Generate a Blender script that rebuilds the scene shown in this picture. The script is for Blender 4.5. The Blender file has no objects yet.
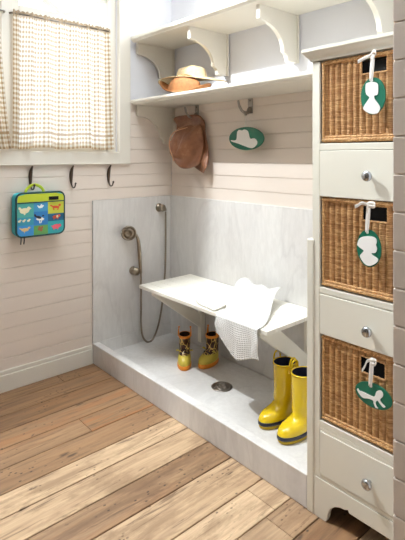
import bpy, bmesh, math, random
from mathutils import Vector, Matrix
random.seed(7)
PI = math.pi
S = bpy.context.scene
COL = S.collection

# ------------------------------------------------------------------ helpers
def tag(o, label=None, cat=None, group=None, kind=None):
    if label: o['label'] = label
    if cat: o['category'] = cat
    if group: o['group'] = group
    if kind: o['kind'] = kind
    return o

def thing(name, label, cat, loc=(0, 0, 0), rot=(0, 0, 0), group=None):
    o = bpy.data.objects.new(name, None)
    o.empty_display_size = .05
    COL.objects.link(o)
    o.location = loc
    o.rotation_euler = rot
    return tag(o, label, cat, group)

def obj(name, bm, mat, parent=None, smooth=False, bevel=0, seg=2, label=None):
    bmesh.ops.recalc_face_normals(bm, faces=bm.faces[:])
    me = bpy.data.meshes.new(name)
    bm.to_mesh(me)
    bm.free()
    mats = mat if isinstance(mat, (list, tuple)) else [mat]
    for m in mats: me.materials.append(m)
    if smooth:
        for p in me.polygons: p.use_smooth = True
    o = bpy.data.objects.new(name, me)
    COL.objects.link(o)
    if parent: o.parent = parent
    if bevel:
        b = o.modifiers.new('bevel', 'BEVEL')
        b.width = bevel; b.segments = seg; b.limit_method = 'ANGLE'; b.angle_limit = .6
        b.harden_normals = False
    if label: o['label'] = label
    return o

def BM(): return bmesh.new()

def box(bm, x0, x1, y0, y1, z0, z1, mi=0):
    vs = [bm.verts.new(p) for p in ((x0,y0,z0),(x1,y0,z0),(x1,y1,z0),(x0,y1,z0),(x0,y0,z1),(x1,y0,z1),(x1,y1,z1),(x0,y1,z1))]
    for f in ((0,3,2,1),(4,5,6,7),(0,1,5,4),(1,2,6,5),(2,3,7,6),(3,0,4,7)):
        bm.faces.new([vs[i] for i in f]).material_index = mi
    return bm

def catmull(P, n=8, closed=False):
    P = [Vector(p) for p in P]
    out = []
    N = len(P)
    rng = range(N if closed else N - 1)
    for i in rng:
        if closed: a, b, c, d = P[(i-1) % N], P[i], P[(i+1) % N], P[(i+2) % N]
        else:
            b, c = P[i], P[i+1]
            a = P[i-1] if i > 0 else b - (c - b)
            d = P[i+2] if i + 2 < N else c + (c - b)
        for k in range(n):
            t = k / n
            out.append(.5*((2*b) + (c-a)*t + (2*a-5*b+4*c-d)*t*t + (3*b-a-3*c+d)*t**3))
    if not closed: out.append(P[-1])
    return out

def tube(bm, pts, r, seg=10, closed=False, flat=1.0, cap=True):
    """round bar along pts; r a number or a list"""
    pts = [Vector(p) for p in pts]
    N = len(pts)
    rr = r if isinstance(r, (list, tuple)) else [r]*N
    rings = []
    up = None
    for i, p in enumerate(pts):
        if closed: t = pts[(i+1) % N] - pts[i-1]
        else: t = pts[min(i+1, N-1)] - pts[max(i-1, 0)]
        if t.length < 1e-9: t = Vector((0, 0, 1))
        t.normalize()
        if up is None:
            up = Vector((0, 0, 1)) if abs(t.z) < .9 else Vector((1, 0, 0))
        a = t.cross(up)
        if a.length < 1e-6: a = t.cross(Vector((0, 1, 0)))
        a.normalize()
        b = a.cross(t).normalized()
        up = b
        rings.append([bm.verts.new(p + a*math.cos(2*PI*k/seg)*rr[i] + b*math.sin(2*PI*k/seg)*rr[i]*flat) for k in range(seg)])
    for i in range(N if closed else N-1):
        A, B = rings[i], rings[(i+1) % N]
        for k in range(seg):
            bm.faces.new((A[k], A[(k+1) % seg], B[(k+1) % seg], B[k]))
    if not closed and cap:
        bm.faces.new(rings[0][::-1]); bm.faces.new(rings[-1])
    return bm

def lathe(bm, prof, mat=None, seg=24):
    """profile (r, z) about local z, placed by a 4x4"""
    M = mat or Matrix()
    rings = []
    for r, z in prof:
        if r < 1e-6: rings.append([bm.verts.new(M @ Vector((0, 0, z)))])
        else: rings.append([bm.verts.new(M @ Vector((r*math.cos(2*PI*k/seg), r*math.sin(2*PI*k/seg), z))) for k in range(seg)])
    for A, B in zip(rings, rings[1:]):
        for k in range(seg):
            k2 = (k+1) % seg
            if len(A) == 1 and len(B) == 1: continue
            if len(A) == 1: bm.faces.new((A[0], B[k], B[k2]))
            elif len(B) == 1: bm.faces.new((A[k], A[k2], B[0]))
            else: bm.faces.new((A[k], A[k2], B[k2], B[k]))
    return bm

def axis(loc, d):
    """matrix whose z axis looks along d"""
    q = Vector(d).to_track_quat('Z', 'Y')
    return Matrix.Translation(loc) @ q.to_matrix().to_4x4()

def loft(bm, rings, cap0=True, cap1=True, mi=0):
    R = [[bm.verts.new(p) for p in r] for r in rings]
    n = len(R[0])
    for A, B in zip(R, R[1:]):
        for k in range(n):
            bm.faces.new((A[k], A[(k+1) % n], B[(k+1) % n], B[k])).material_index = mi
    if cap0: bm.faces.new(R[0][::-1]).material_index = mi
    if cap1: bm.faces.new(R[-1]).material_index = mi
    return R

def prism(bm, pts, f, t):
    """2-D outline pts; f(a, b, t) -> point; thickness from t[0] to t[1]"""
    A = [bm.verts.new(f(a, b, t[0])) for a, b in pts]
    B = [bm.verts.new(f(a, b, t[1])) for a, b in pts]
    n = len(pts)
    bm.faces.new(A[::-1]); bm.faces.new(B)
    for k in range(n): bm.faces.new((A[k], A[(k+1) % n], B[(k+1) % n], B[k]))
    return bm

def grid_sheet(name, fn, nu, nv, mat, parent=None, solid=0, uvs=(1, 1), label=None):
    """sheet from fn(s, t) with a uv map in metres"""
    bm = BM()
    uv = bm.loops.layers.uv.new('uv')
    V = [[bm.verts.new(fn(i/nu, j/nv)) for j in range(nv+1)] for i in range(nu+1)]
    for i in range(nu):
        for j in range(nv):
            f = bm.faces.new((V[i][j], V[i+1][j], V[i+1][j+1], V[i][j+1]))
            for l, (a, b) in zip(f.loops, ((i, j), (i+1, j), (i+1, j+1), (i, j+1))):
                l[uv].uv = (a/nu*uvs[0], b/nv*uvs[1])
    o = obj(name, bm, mat, parent, smooth=True, label=label)
    if solid:
        m = o.modifiers.new('solid', 'SOLIDIFY'); m.thickness = solid; m.offset = 0
    return o

def hashn(a, b=0, c=0):
    v = math.sin(a*127.1 + b*311.7 + c*74.7)*43758.5453
    return v - math.floor(v)

def sm(x):
    x = max(0, min(1, x)); return x*x*(3-2*x)

# ------------------------------------------------------------------ materials
def mat(name, col=(.8, .8, .8), rough=.5, metal=0, **k):
    m = bpy.data.materials.new(name)
    m.use_nodes = True
    b = m.node_tree.nodes['Principled BSDF']
    b.inputs['Base Color'].default_value = (*col, 1)
    b.inputs['Roughness'].default_value = rough
    b.inputs['Metallic'].default_value = metal
    for kk, v in k.items(): b.inputs[kk].default_value = v
    return m

class NT:
    def __init__(s, m): s.m = m; s.t = m.node_tree; s.n = s.t.nodes; s.b = s.n.get('Principled BSDF')
    def new(s, typ, **k):
        n = s.n.new(typ)
        for a, v in k.items(): setattr(n, a, v)
        return n
    def link(s, a, b): s.t.links.new(a, b)
    def coords(s, kind='Object', scale=(1, 1, 1)):
        c = s.new('ShaderNodeTexCoord'); mp = s.new('ShaderNodeMapping')
        mp.inputs['Scale'].default_value = scale
        s.link(c.outputs[kind], mp.inputs[0]); return mp.outputs[0]
    def world(s, scale=(1, 1, 1)):
        c = s.new('ShaderNodeNewGeometry'); mp = s.new('ShaderNodeMapping')
        mp.inputs['Scale'].default_value = scale
        s.link(c.outputs['Position'], mp.inputs[0]); return mp.outputs[0]
    def noise(s, v, scale=5, detail=4, rough=.5, dist=0):
        n = s.new('ShaderNodeTexNoise')
        n.inputs['Scale'].default_value = scale; n.inputs['Detail'].default_value = detail
        n.inputs['Roughness'].default_value = rough; n.inputs['Distortion'].default_value = dist
        s.link(v, n.inputs['Vector']); return n.outputs[0]
    def ramp(s, f, stops, interp='LINEAR'):
        r = s.new('ShaderNodeValToRGB'); e = r.color_ramp.elements
        r.color_ramp.interpolation = interp
        while len(e) < len(stops): e.new(.5)
        for el, (p, c) in zip(e, stops):
            el.position = p; el.color = (*c, 1) if len(c) == 3 else c
        s.link(f, r.inputs[0]); return r.outputs[0]
    def mix(s, f, a, b, blend='MIX'):
        n = s.new('ShaderNodeMix', data_type='RGBA', blend_type=blend)
        for sock, v in ((n.inputs[0], f), (n.inputs[6], a), (n.inputs[7], b)):
            if hasattr(v, 'is_output'): s.link(v, sock)
            elif isinstance(v, (int, float)): sock.default_value = v
            else: sock.default_value = (*v, 1)
        return n.outputs[2]
    def math(s, op, a, b=0, c=0):
        n = s.new('ShaderNodeMath', operation=op)
        for i, v in enumerate((a, b, c)):
            if hasattr(v, 'is_output'): s.link(v, n.inputs[i])
            else: n.inputs[i].default_value = v
        return n.outputs[0]
    def bump(s, h, strength=.3, dist=.01):
        n = s.new('ShaderNodeBump'); n.inputs['Strength'].default_value = strength
        n.inputs['Distance'].default_value = dist
        s.link(h, n.inputs['Height']); s.link(n.outputs[0], s.b.inputs['Normal'])
    def base(s, c): s.link(c, s.b.inputs['Base Color'])

def G(r, g, b):
    """sRGB 0-255 to linear"""
    return tuple(((v/255)/12.92 if v/255 <= .04045 else ((v/255+.055)/1.055)**2.4) for v in (r, g, b))

def paint(name, col, var=.04, rough=.45):
    m = mat(name, col, rough); t = NT(m)
    n = t.noise(t.world(), 3, 3)
    lo = tuple(c*(1-var) for c in col)
    t.base(t.ramp(n, [(.3, lo), (.7, col)]))
    return m

M_BOARD = paint('board_paint', G(232, 219, 207))
M_PLASTER = paint('plaster', G(232, 231, 235), rough=.8)
M_TRIM = paint('trim_paint', G(230, 224, 212), .02, .35)
M_CAB = paint('cabinet_paint', G(231, 226, 211), .02, .35)
M_BENCH = paint('bench_paint', G(243, 238, 226), .02, .4)
M_CEIL = paint('ceiling_paint', G(235, 232, 228), .01, .8)
M_TAUPE = paint('taupe_paint', G(112, 102, 92), .03, .8)
M_DARK = mat('dark_gap', (.03, .022, .015), .9)
M_GLASS = None

def marble(name):
    m = mat(name, (.7, .7, .7), .32); t = NT(m)
    w = t.world((1, 1, .35))
    big = t.noise(w, 1.6, 6, .6, .8)
    vein = t.noise(w, 2.6, 8, .55, 1.6)
    a = t.math('ABSOLUTE', t.math('SUBTRACT', vein, .5))
    v = t.ramp(a, [(0, (0, 0, 0)), (.035, (1, 1, 1))])
    c0 = t.ramp(big, [(.3, G(208, 203, 199)), (.5, G(222, 218, 214)), (.7, G(232, 229, 225))])
    fine = t.noise(t.world((1, 1, .3)), 42, 5, .65)
    c1 = t.mix(t.math('MULTIPLY', t.math('SUBTRACT', 1, v), .24), c0, G(188, 183, 179))
    c2 = t.mix(t.math('MULTIPLY', t.ramp(fine, [(.42, (1, 1, 1)), (.60, (0, 0, 0))]), .13), c1, G(180, 174, 168))
    t.base(c2)
    return m
M_MARBLE = marble('marble')

def floor_mat():
    m = mat('plank_wood', (.5, .35, .2), .55); t = NT(m)
    at = t.new('ShaderNodeAttribute', attribute_name='plank')
    sep = t.new('ShaderNodeSeparateColor'); t.link(at.outputs['Color'], sep.inputs[0])
    tone, warm, dirt = sep.outputs
    # grain along y, shifted per plank
    g = t.new('ShaderNodeNewGeometry'); ad = t.new('ShaderNodeVectorMath', operation='MULTIPLY_ADD')
    t.link(at.outputs['Color'], ad.inputs[0]); ad.inputs[1].default_value = (0, 7.3, 5.1)
    t.link(g.outputs['Position'], ad.inputs[2])
    mp = t.new('ShaderNodeMapping'); mp.inputs['Scale'].default_value = (16, 1.1, 4)
    t.link(ad.outputs[0], mp.inputs[0])
    grain = t.noise(mp.outputs[0], 2.2, 7, .62, .9)
    mp2 = t.new('ShaderNodeMapping'); mp2.inputs['Scale'].default_value = (90, 3, 4)
    t.link(ad.outputs[0], mp2.inputs[0])
    fine = t.noise(mp2.outputs[0], 1.5, 4, .6)
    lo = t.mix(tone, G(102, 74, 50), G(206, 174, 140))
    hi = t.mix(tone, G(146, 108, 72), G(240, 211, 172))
    c = t.mix(t.ramp(grain, [(.34, (0, 0, 0)), (.62, (1, 1, 1))]), lo, hi)
    c = t.mix(t.math('MULTIPLY', t.ramp(fine, [(.42, (1, 1, 1)), (.6, (0, 0, 0))]), .22), c, G(164, 126, 92))
    # reddish streaks
    mp3 = t.new('ShaderNodeMapping'); mp3.inputs['Scale'].default_value = (9, .9, 3)
    t.link(ad.outputs[0], mp3.inputs[0])
    st = t.noise(mp3.outputs[0], 1.7, 5, .6, .5)
    sf = t.math('MULTIPLY', t.ramp(st, [(.50, (0, 0, 0)), (.60, (1, 1, 1))]), warm)
    c = t.mix(sf, c, G(172, 112, 66))
    # dark stains
    mp4 = t.new('ShaderNodeMapping'); mp4.inputs['Scale'].default_value = (11, 2.2, 3)
    t.link(ad.outputs[0], mp4.inputs[0])
    ds = t.noise(mp4.outputs[0], 1.3, 6, .66, .4)
    df = t.math('MULTIPLY', t.ramp(ds, [(.46, (0, 0, 0)), (.60, (1, 1, 1))]), dirt)
    c = t.mix(df, c, G(96, 66, 44))
    # dark worn streaks, thin and long
    mp6 = t.new('ShaderNodeMapping'); mp6.inputs['Scale'].default_value = (30, 2.4, 3)
    t.link(ad.outputs[0], mp6.inputs[0])
    ws = t.noise(mp6.outputs[0], 1.2, 5, .7, .6)
    c = t.mix(t.math('MULTIPLY', t.ramp(ws, [(.57, (0, 0, 0)), (.66, (1, 1, 1))]), .75), c, G(92, 66, 46))
    # nail holes and worm marks, in clusters
    vo = t.new('ShaderNodeTexVoronoi'); vo.inputs['Scale'].default_value = 38
    mpv = t.new('ShaderNodeMapping'); mpv.inputs['Scale'].default_value = (1.25, .8, 1)
    t.link(g.outputs['Position'], mpv.inputs[0]); t.link(mpv.outputs[0], vo.inputs['Vector'])
    cl = t.noise(t.world(), 4.5, 2)
    hole = t.ramp(vo.outputs['Distance'], [(.15, (1, 1, 1)), (.22, (0, 0, 0))])
    hf = t.math('MULTIPLY', hole, t.ramp(cl, [(.50, (0, 0, 0)), (.57, (1, 1, 1))]))
    c = t.mix(t.math('MULTIPLY', hf, .85), c, G(60, 44, 32))
    # grey-brown weathering along the plank edges
    mp5 = t.new('ShaderNodeMapping'); mp5.inputs['Scale'].default_value = (7, 2.0, 3)
    t.link(ad.outputs[0], mp5.inputs[0])
    wz = t.noise(mp5.outputs[0], 1.8, 6, .68, .3)
    c = t.mix(t.math('MULTIPLY', t.ramp(wz, [(.48, (0, 0, 0)), (.62, (1, 1, 1))]), .6), c, G(136, 106, 78))
    vk = t.new('ShaderNodeTexVoronoi'); vk.inputs['Scale'].default_value = 7
    mpk = t.new('ShaderNodeMapping'); mpk.inputs['Scale'].default_value = (1.6, .7, 1)
    t.link(g.outputs['Position'], mpk.inputs[0]); t.link(mpk.outputs[0], vk.inputs['Vector'])
    kn = t.noise(t.world((60, 12, 1)), 1.2, 3)
    kf = t.math('MULTIPLY', t.ramp(vk.outputs['Distance'], [(.08, (1, 1, 1)), (.16, (0, 0, 0))]), t.ramp(kn, [(.45, (0, 0, 0)), (.55, (1, 1, 1))]))
    c = t.mix(t.math('MULTIPLY', kf, .8), c, G(64, 44, 30))
    t.base(c)
    t.bump(grain, .15, .004)
    return m
M_FLOOR = floor_mat()

def fabric_gingham():
    m = mat('gingham', (.9, .9, .9), .9); t = NT(m)
    c = t.new('ShaderNodeUVMap', uv_map='uv'); s = t.new('ShaderNodeSeparateXYZ')
    t.link(c.outputs[0], s.inputs[0])
    per = .028
    def stripe(v):
        f = t.math('FRACT', t.math('DIVIDE', v, per)); return t.math('LESS_THAN', f, .5)
    a = stripe(s.outputs[0]); b = stripe(s.outputs[1])
    f = t.math('MULTIPLY', t.math('ADD', a, b), .5)
    hem = t.math('LESS_THAN', s.outputs[1], .085)
    hem2 = t.math('COMPARE', s.outputs[1], .09, .008)
    top = t.math('GREATER_THAN', s.outputs[1], .765)
    col = t.ramp(f, [(0, G(252, 250, 244)), (.5, G(220, 203, 178)), (1, G(176, 150, 116))])
    col = t.mix(t.math('MULTIPLY', t.math('MAXIMUM', hem2, top), .8), col, G(176, 152, 120))
    t.base(col)
    tr = t.new('ShaderNodeBsdfTranslucent'); t.link(col, tr.inputs[0])
    tp = t.new('ShaderNodeBsdfTransparent')
    m1 = t.new('ShaderNodeMixShader'); m1.inputs[0].default_value = .6
    t.link(t.b.outputs[0], m1.inputs[1]); t.link(tr.outputs[0], m1.inputs[2])
    m2 = t.new('ShaderNodeMixShader')
    t.link(t.math('MULTIPLY_ADD', f, -.10, .20), m2.inputs[0])
    t.link(m1.outputs[0], m2.inputs[1]); t.link(tp.outputs[0], m2.inputs[2])
    t.link(m2.outputs[0], t.n['Material Output'].inputs[0])
    t.b.inputs['Specular IOR Level'].default_value = 0
    return m
M_GING = fabric_gingham()

def glass_mat():
    m = bpy.data.materials.new('pane_glass'); m.use_nodes = True
    t = NT(m); t.n.remove(t.b)
    tp = t.new('ShaderNodeBsdfTransparent'); gl = t.new('ShaderNodeBsdfGlossy')
    gl.inputs['Roughness'].default_value = .02
    mx = t.new('ShaderNodeMixShader'); mx.inputs[0].default_value = .06
    t.link(tp.outputs[0], mx.inputs[1]); t.link(gl.outputs[0], mx.inputs[2])
    t.link(mx.outputs[0], t.n['Material Output'].inputs[0])
    return m
M_GLASS = glass_mat()

def wicker_mat():
    m = mat('wicker', (.5, .3, .12), .5); t = NT(m)
    at = t.new('ShaderNodeAttribute', attribute_name='strand')
    n = t.noise(t.world((14, 14, 160)), 3, 3, .6)
    b = t.mix(.6, at.outputs['Color'], n)
    col = t.ramp(b, [(.15, G(134, 86, 44)), (.35, G(184, 134, 80)), (.55, G(218, 174, 118)), (.8, G(240, 206, 154))])
    t.base(col)
    return m
M_WICK = wicker_mat()

def metal(name, col, rough):
    m = mat(name, col, rough, 1.0); t = NT(m)
    t.base(t.ramp(t.noise(t.coords(), 30, 3), [(.3, tuple(c*.8 for c in col)), (.7, col)]))
    return m
M_IRON = metal('aged_iron', G(104, 92, 82), .42)
M_NICKEL = metal('brushed_nickel', G(158, 146, 130), .3)
M_CHROME = metal('polished_chrome', G(196, 200, 204), .18)
M_HOOKN = metal('pewter', G(166, 158, 150), .35)
M_GREEN = paint('green_enamel', G(10, 104, 78), .05, .4)
M_TAGW = mat('tag_white', G(240, 237, 232), .5)
M_RIB = mat('ribbon_satin', G(240, 235, 226), .4)
M_YEL = mat('yellow_rubber', G(236, 200, 20), .22, **{'Coat Weight': .5})
M_YELS = mat('yellow_sole', G(204, 170, 30), .5)
M_NAVY = mat('navy_rubber', G(24, 26, 44), .35)
M_LINING = mat('navy_lining', G(20, 22, 50), .9)
M_ORANGE = mat('orange_rubber', G(232, 140, 34), .35)
M_GNOSE = mat('giraffe_yellow_rubber', G(208, 186, 72), .35)
M_BLACK = mat('black_rubber', (.012, .012, .012), .4)
M_BROWNL = mat('brown_lining', G(60, 38, 24), .9)
M_LINER = mat('black_cloth', (.006, .006, .006), .95)

def giraffe_mat():
    m = mat('giraffe_print', (.8, .6, .2), .3); t = NT(m)
    v = t.new('ShaderNodeTexVoronoi', feature='DISTANCE_TO_EDGE'); v.inputs['Scale'].default_value = 31
    t.link(t.coords('Object', (1, 1, .8)), v.inputs['Vector'])
    t.base(t.ramp(v.outputs['Distance'], [(.035, G(226, 190, 104)), (.055, G(70, 36, 20))]))
    return m
M_GIR = giraffe_mat()

def towel_mat():
    m = mat('waffle_cotton', G(246, 244, 240), .95); t = NT(m)
    c = t.new('ShaderNodeUVMap', uv_map='uv'); s = t.new('ShaderNodeSeparateXYZ')
    t.link(c.outputs[0], s.inputs[0])
    def tri(v):
        f = t.math('FRACT', t.math('DIVIDE', v, .0125)); return t.math('ABSOLUTE', t.math('SUBTRACT', f, .5))
    h = t.math('MAXIMUM', tri(s.outputs[0]), tri(s.outputs[1]))
    t.base(t.ramp(h, [(.25, G(206, 203, 198)), (.42, G(236, 234, 230))]))
    t.bump(h, .9, .006)
    t.b.inputs['Sheen Weight'].default_value = .2
    return m
M_TOWEL = towel_mat()

def weave(name, lo, hi, sc=220):
    m = mat(name, hi, .75); t = NT(m)
    v = t.coords()
    w1 = t.new('ShaderNodeTexWave', bands_direction='Z'); w1.inputs['Scale'].default_value = sc*.35
    w1.inputs['Distortion'].default_value = 1.5
    t.link(v, w1.inputs['Vector'])
    n = t.noise(v, 40, 3)
    t.base(t.mix(.5, t.ramp(w1.outputs['Fac'], [(0, lo), (1, hi)]), t.ramp(n, [(.3, lo), (.7, hi)])))
    return m
M_STRAW = weave('straw', G(190, 162, 118), G(228, 208, 168))
M_BSTRAW = weave('brown_straw', G(128, 76, 38), G(186, 128, 74))
def leather():
    m = mat('brown_leather', G(140, 90, 62), .42); t = NT(m)
    n = t.noise(t.coords(), 9, 5, .6)
    t.base(t.ramp(n, [(.3, G(112, 70, 46)), (.55, G(150, 100, 70)), (.72, G(190, 142, 110))]))
    t.bump(t.noise(t.coords(), 26, 4), .3, .01)
    return m
M_LEATH = leather()

# ------------------------------------------------------------------ setting
WL = 2.15      # left wall runs to y=-3.9
D = .653
# floor: planks along y, one mesh, each plank a slab with a seam
def build_floor():
    bm = BM(); cl = bm.loops.layers.color.new('plank')
    seams = [-.02, .125, .262, .408, .546, .69, .846, .977, 1.128, 1.282, 1.468, 1.617, 1.75, 1.9, 2.06, 2.22, 2.38, 2.52, 2.68, 2.83, 3.0, 3.15, 3.3]
    look = {0: (.22, .2, .3), 1: (.36, .4, .2), 2: (.12, .3, .5), 3: (.36, .7, .25), 4: (.32, 1, .35), 5: (.38, .3, .4), 6: (.85, .1, .05),  # leftmost planks darker: browner wood, plus shade put into their tone
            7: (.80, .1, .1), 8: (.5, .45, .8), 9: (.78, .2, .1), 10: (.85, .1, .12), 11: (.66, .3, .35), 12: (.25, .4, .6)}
    ends = {5: [-2.1], 4: [-1.02], 7: [-1.9], 9: [-1.35], 10: [-.745, -2.2], 11: [-.80, -1.8], 8: [-2.0], 12: [-.90, -1.9], 3: [-2.2], 6: [-2.6]}
    for i in range(len(seams)-1):
        x0, x1 = seams[i]+.0018+.0012*hashn(i, 1), seams[i+1]-.0018-.001*hashn(i, 2)
        ys = sorted([0.0] + ends.get(i, [-.9-hashn(i)*1.5]) + [-3.9], reverse=True)
        for j in range(len(ys)-1):
            n0 = len(bm.faces)
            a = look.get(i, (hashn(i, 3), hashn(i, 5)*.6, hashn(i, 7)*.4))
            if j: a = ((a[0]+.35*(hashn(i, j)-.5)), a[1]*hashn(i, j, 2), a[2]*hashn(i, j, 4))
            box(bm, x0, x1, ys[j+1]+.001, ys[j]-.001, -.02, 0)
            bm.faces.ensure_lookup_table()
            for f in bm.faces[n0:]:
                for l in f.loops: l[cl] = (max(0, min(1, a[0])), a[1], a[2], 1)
    n0 = len(bm.faces)
    box(bm, -.1, 3.3, -3.9, .1, -.05, -.012, 1)
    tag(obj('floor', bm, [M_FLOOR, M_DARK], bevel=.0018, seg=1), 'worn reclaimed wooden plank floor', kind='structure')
build_floor()

def boards(bm, axis_, a0, a1, z0, z1, face, phase=.53, step=.0865, holes=()):
    """horizontal tongue-and-groove boards; face at `face`; axis_ 'x' runs along x facing -y, 'y' along y facing +x"""
    ks = [z0] + [phase + step*k for k in range(-8, 30) if z0+.01 < phase + step*k < z1-.01] + [z1]
    if axis_ == 'x': box(bm, a0, a1, face+.0048, face+.0112, z0, z1)
    else: box(bm, face-.0112, face-.0048, a0, a1, z0, z1)
    for b0, b1 in zip(ks, ks[1:]):
        q0, q1 = b0+.0019, b1-.0019
        if axis_ == 'x': box(bm, a0, a1, face, face+.011, q0, q1)
        else: box(bm, face-.011, face, a0, a1, q0, q1)

SZ = 1.735
# back wall
bm = BM(); box(bm, -.12, 2.262, .010, .13, -.02, 3.0)
w = tag(obj('wall_back', bm, M_PLASTER), 'back wall, pale lavender plaster over cream boards', kind='structure')
bm = BM(); boards(bm, 'x', 0, 2.262, 0, SZ, 0); obj('board_cladding', bm, M_BOARD, w, bevel=.0012, seg=1)
# left wall with three window openings
WT, WB = 2.86, 1.377
wins = [(-1.164, -.456), (-1.940, -1.232), (-2.716, -2.008)]
bm = BM()
box(bm, -.13, -.011, -3.9, .01, -.02, WB)
box(bm, -.13, -.011, -3.9, .01, WT, 3.0)
for a, b in ((-.456, .01), (-1.232, -1.164), (-2.008, -1.940), (-3.9, -2.716)):
    box(bm, -.13, -.011, a, b, WB, WT)
w = tag(obj('wall_left', bm, M_PLASTER), 'left wall with the curtained window', kind='structure')
bm = BM(); boards(bm, 'y', -3.9, 0, 0, 1.30, 0); boards(bm, 'y', -.372, 0, 1.30, SZ, 0)
obj('board_cladding', bm, M_BOARD, w, bevel=.0012, seg=1)
# right wall return, nearer the camera
bm = BM(); box(bm, 2.2645, 3.3, -1.09, .13, -.02, 3.0)
w = tag(obj('wall_right', bm, M_PLASTER), 'boarded wall end on the right', kind='structure')
bm = BM(); boards(bm, 'x', 2.264, 3.3, 0, 2.95, -1.102); obj('board_cladding', bm, M_BOARD, w, bevel=.0012, seg=1)
bm = BM(); box(bm, 3.3, 3.4, -3.9, .13, -.02, 3.0)
tag(obj('wall_side', bm, M_TAUPE), 'plain side wall', kind='structure')
bm = BM(); box(bm, -.13, 3.4, -4.0, -3.9, -.02, 3.0)
tag(obj('wall_front', bm, M_TAUPE), 'plain wall opposite the shower', kind='structure')
bm = BM(); box(bm, -.13, 3.4, -4.0, .13, 3.0, 3.06)
tag(obj('ceiling', bm, M_CEIL), 'white ceiling', kind='structure')

# baseboard
bm = BM(); box(bm, 0, .018, -3.9, -D-.001, 0, .098); box(bm, 0, .013, -3.9, -D-.001, .098, .122)
tag(obj('baseboard_left', bm, M_TRIM, bevel=.004), 'cream baseboard along the left wall', kind='structure')

# windows
def window(i, y0, y1):
    e = bpy.data.objects.new('window_%d' % i, None); COL.objects.link(e); e.location = (0, (y0+y1)/2, WB)
    tag(e, 'white window sash with diagonal glazing bars', kind='structure')
    L, W = (y0-y1)/2, (y1-y0)/2
    H = WT-WB
    bm = BM()
    for a, b in ((L, L+.05), (W-.062, W)): box(bm, -.085, -.03, a, b, 0, H)
    box(bm, -.085, -.03, L+.05, W-.062, 0, .05); box(bm, -.085, -.03, L+.05, W-.062, H-.05, H)
    obj('window_frame', bm, M_TRIM, e, bevel=.003)
    bm = BM(); box(bm, -.075, -.025, L+.05, W-.062, .82, .868)
    obj('meeting_rail', bm, M_TRIM, e, bevel=.003)
    bm = BM()
    y_a, y_b, ym = L+.05, W-.062, -.005
    for p, q in (((ym, .868), (y_b, 1.03)), ((ym, .868), (y_a, 1.03)), ((y_b, 1.03), (ym, 1.21)), ((y_a, 1.03), (ym, 1.21)), ((ym, 1.21), (y_b, 1.4)), ((ym, 1.21), (y_a, 1.4))):
        d = Vector((0, q[0]-p[0], q[1]-p[1])); n = Vector((0, -d.z, d.y)).normalized()*.013
        P = [Vector((0, *p))+n, Vector((0, *q))+n, Vector((0, *q))-n, Vector((0, *p))-n]
        A = [bm.verts.new(v+Vector((-.07, 0, 0))) for v in P]; B = [bm.verts.new(v+Vector((-.045, 0, 0))) for v in P]
        bm.faces.new(A); bm.faces.new(B[::-1])
        for k in range(4): bm.faces.new((A[k], A[(k+1) % 4], B[(k+1) % 4], B[k]))
    obj('glazing_bar', bm, M_TRIM, e)
    bm = BM(); box(bm, -.060, -.056, L+.045, W-.057, .045, H-.045)
    obj('pane', bm, M_GLASS, e)
for i, (a, b) in enumerate(wins): window(i+1, a, b)

# window casing
def trim(i, label, *bs, mt=M_TRIM):
    bm = BM()
    for b in bs: box(bm, *b)
    tag(obj('trim_%d' % i, bm, mt, bevel=.003), label, kind='structure')
trim(1, 'wide cream casing right of the window', (-.012, .020, -.456, -.369, 1.30, 2.95))
trim(2, 'cream casing below the windows', (-.012, .019, -3.0, -.369, 1.300, 1.377), (-.012, .024, -3.0, -.369, 1.296, 1.302))
trim(3, 'cream post between the two windows', (-.012, .019, -1.232, -1.164, 1.377, 2.95))
trim(4, 'cream post further along the windows', (-.012, .019, -2.008, -1.94, 1.377, 2.95))
trim(5, 'cream head casing above the windows', (-.012, .019, -1.164, -.456, 2.86, 2.95), (-.012, .019, -1.94, -1.232, 2.86, 2.95), (-.012, .019, -2.716, -2.008, 2.86, 2.95))
trim(6, 'white window sill', (-.13, -.001, -1.163, -.457, 1.360, 1.379), (-.13, -.001, -1.939, -1.233, 1.360, 1.379), (-.13, -.001, -2.715, -2.009, 1.360, 1.379))

# ------------------------------------------------------------------ curtains and rods
def curtain(label, yc, x, w_top, w_bot, flip=1, seed=0):
    t = thing('cafe_curtain', label, 'curtain', (x, yc, 1.395))
    H = .795; nf = 7
    def fn(s, v):
        w_ = w_bot + (w_top-w_bot)*v**.7
        y = (s-.5)*w_*flip
        y += .010*math.sin(s*2*PI*3+seed)*(1-v)
        am = .006 + .016*(1-v)**.6
        ph = s*nf*2*PI + .7*math.sin(s*7+seed) + .5*(1-v)*math.sin(s*5+2+seed)
        xx = am*math.sin(ph) + .004*math.sin(ph*2.3+seed)
        if v > .95: xx += .003*math.sin(s*190)
        z = v*H - .006*math.sin(s*PI*5)*(1-v) + (.004*math.sin(s*150) if v > .985 else 0)
        return (xx, y, z)
    grid_sheet('cloth', fn, 150, 44, M_GING, t, uvs=(1.15, H))
    return t
curtain('beige gingham cafe curtain hanging across the lower window', -.860, .040, .63, .665, seed=1)
curtain('edge of the beige gingham curtain at the far left of the photo', -1.55, .040, .60, .775, seed=4)
def rod(label, yc):
    t = thing('curtain_rod', label, 'curtain rod', (.040, yc, 2.172))
    bm = BM(); tube(bm, [(0, -.312, 0), (0, .312, 0)], .005, 10); obj('bar', bm, M_HOOKN, t, True)
    for s in (-1, 1):
        bm = BM(); tube(bm, catmull([(0, s*.312, 0), (-.006, s*.320, 0), (-.021, s*.324, 0)], 4), .006, 8)
        obj('bracket', bm, M_HOOKN, t, True)
rod('thin metal rod threaded through the right gingham curtain', -.86)
rod('thin metal rod carrying the curtain cut off at the left edge', -1.54)

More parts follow.
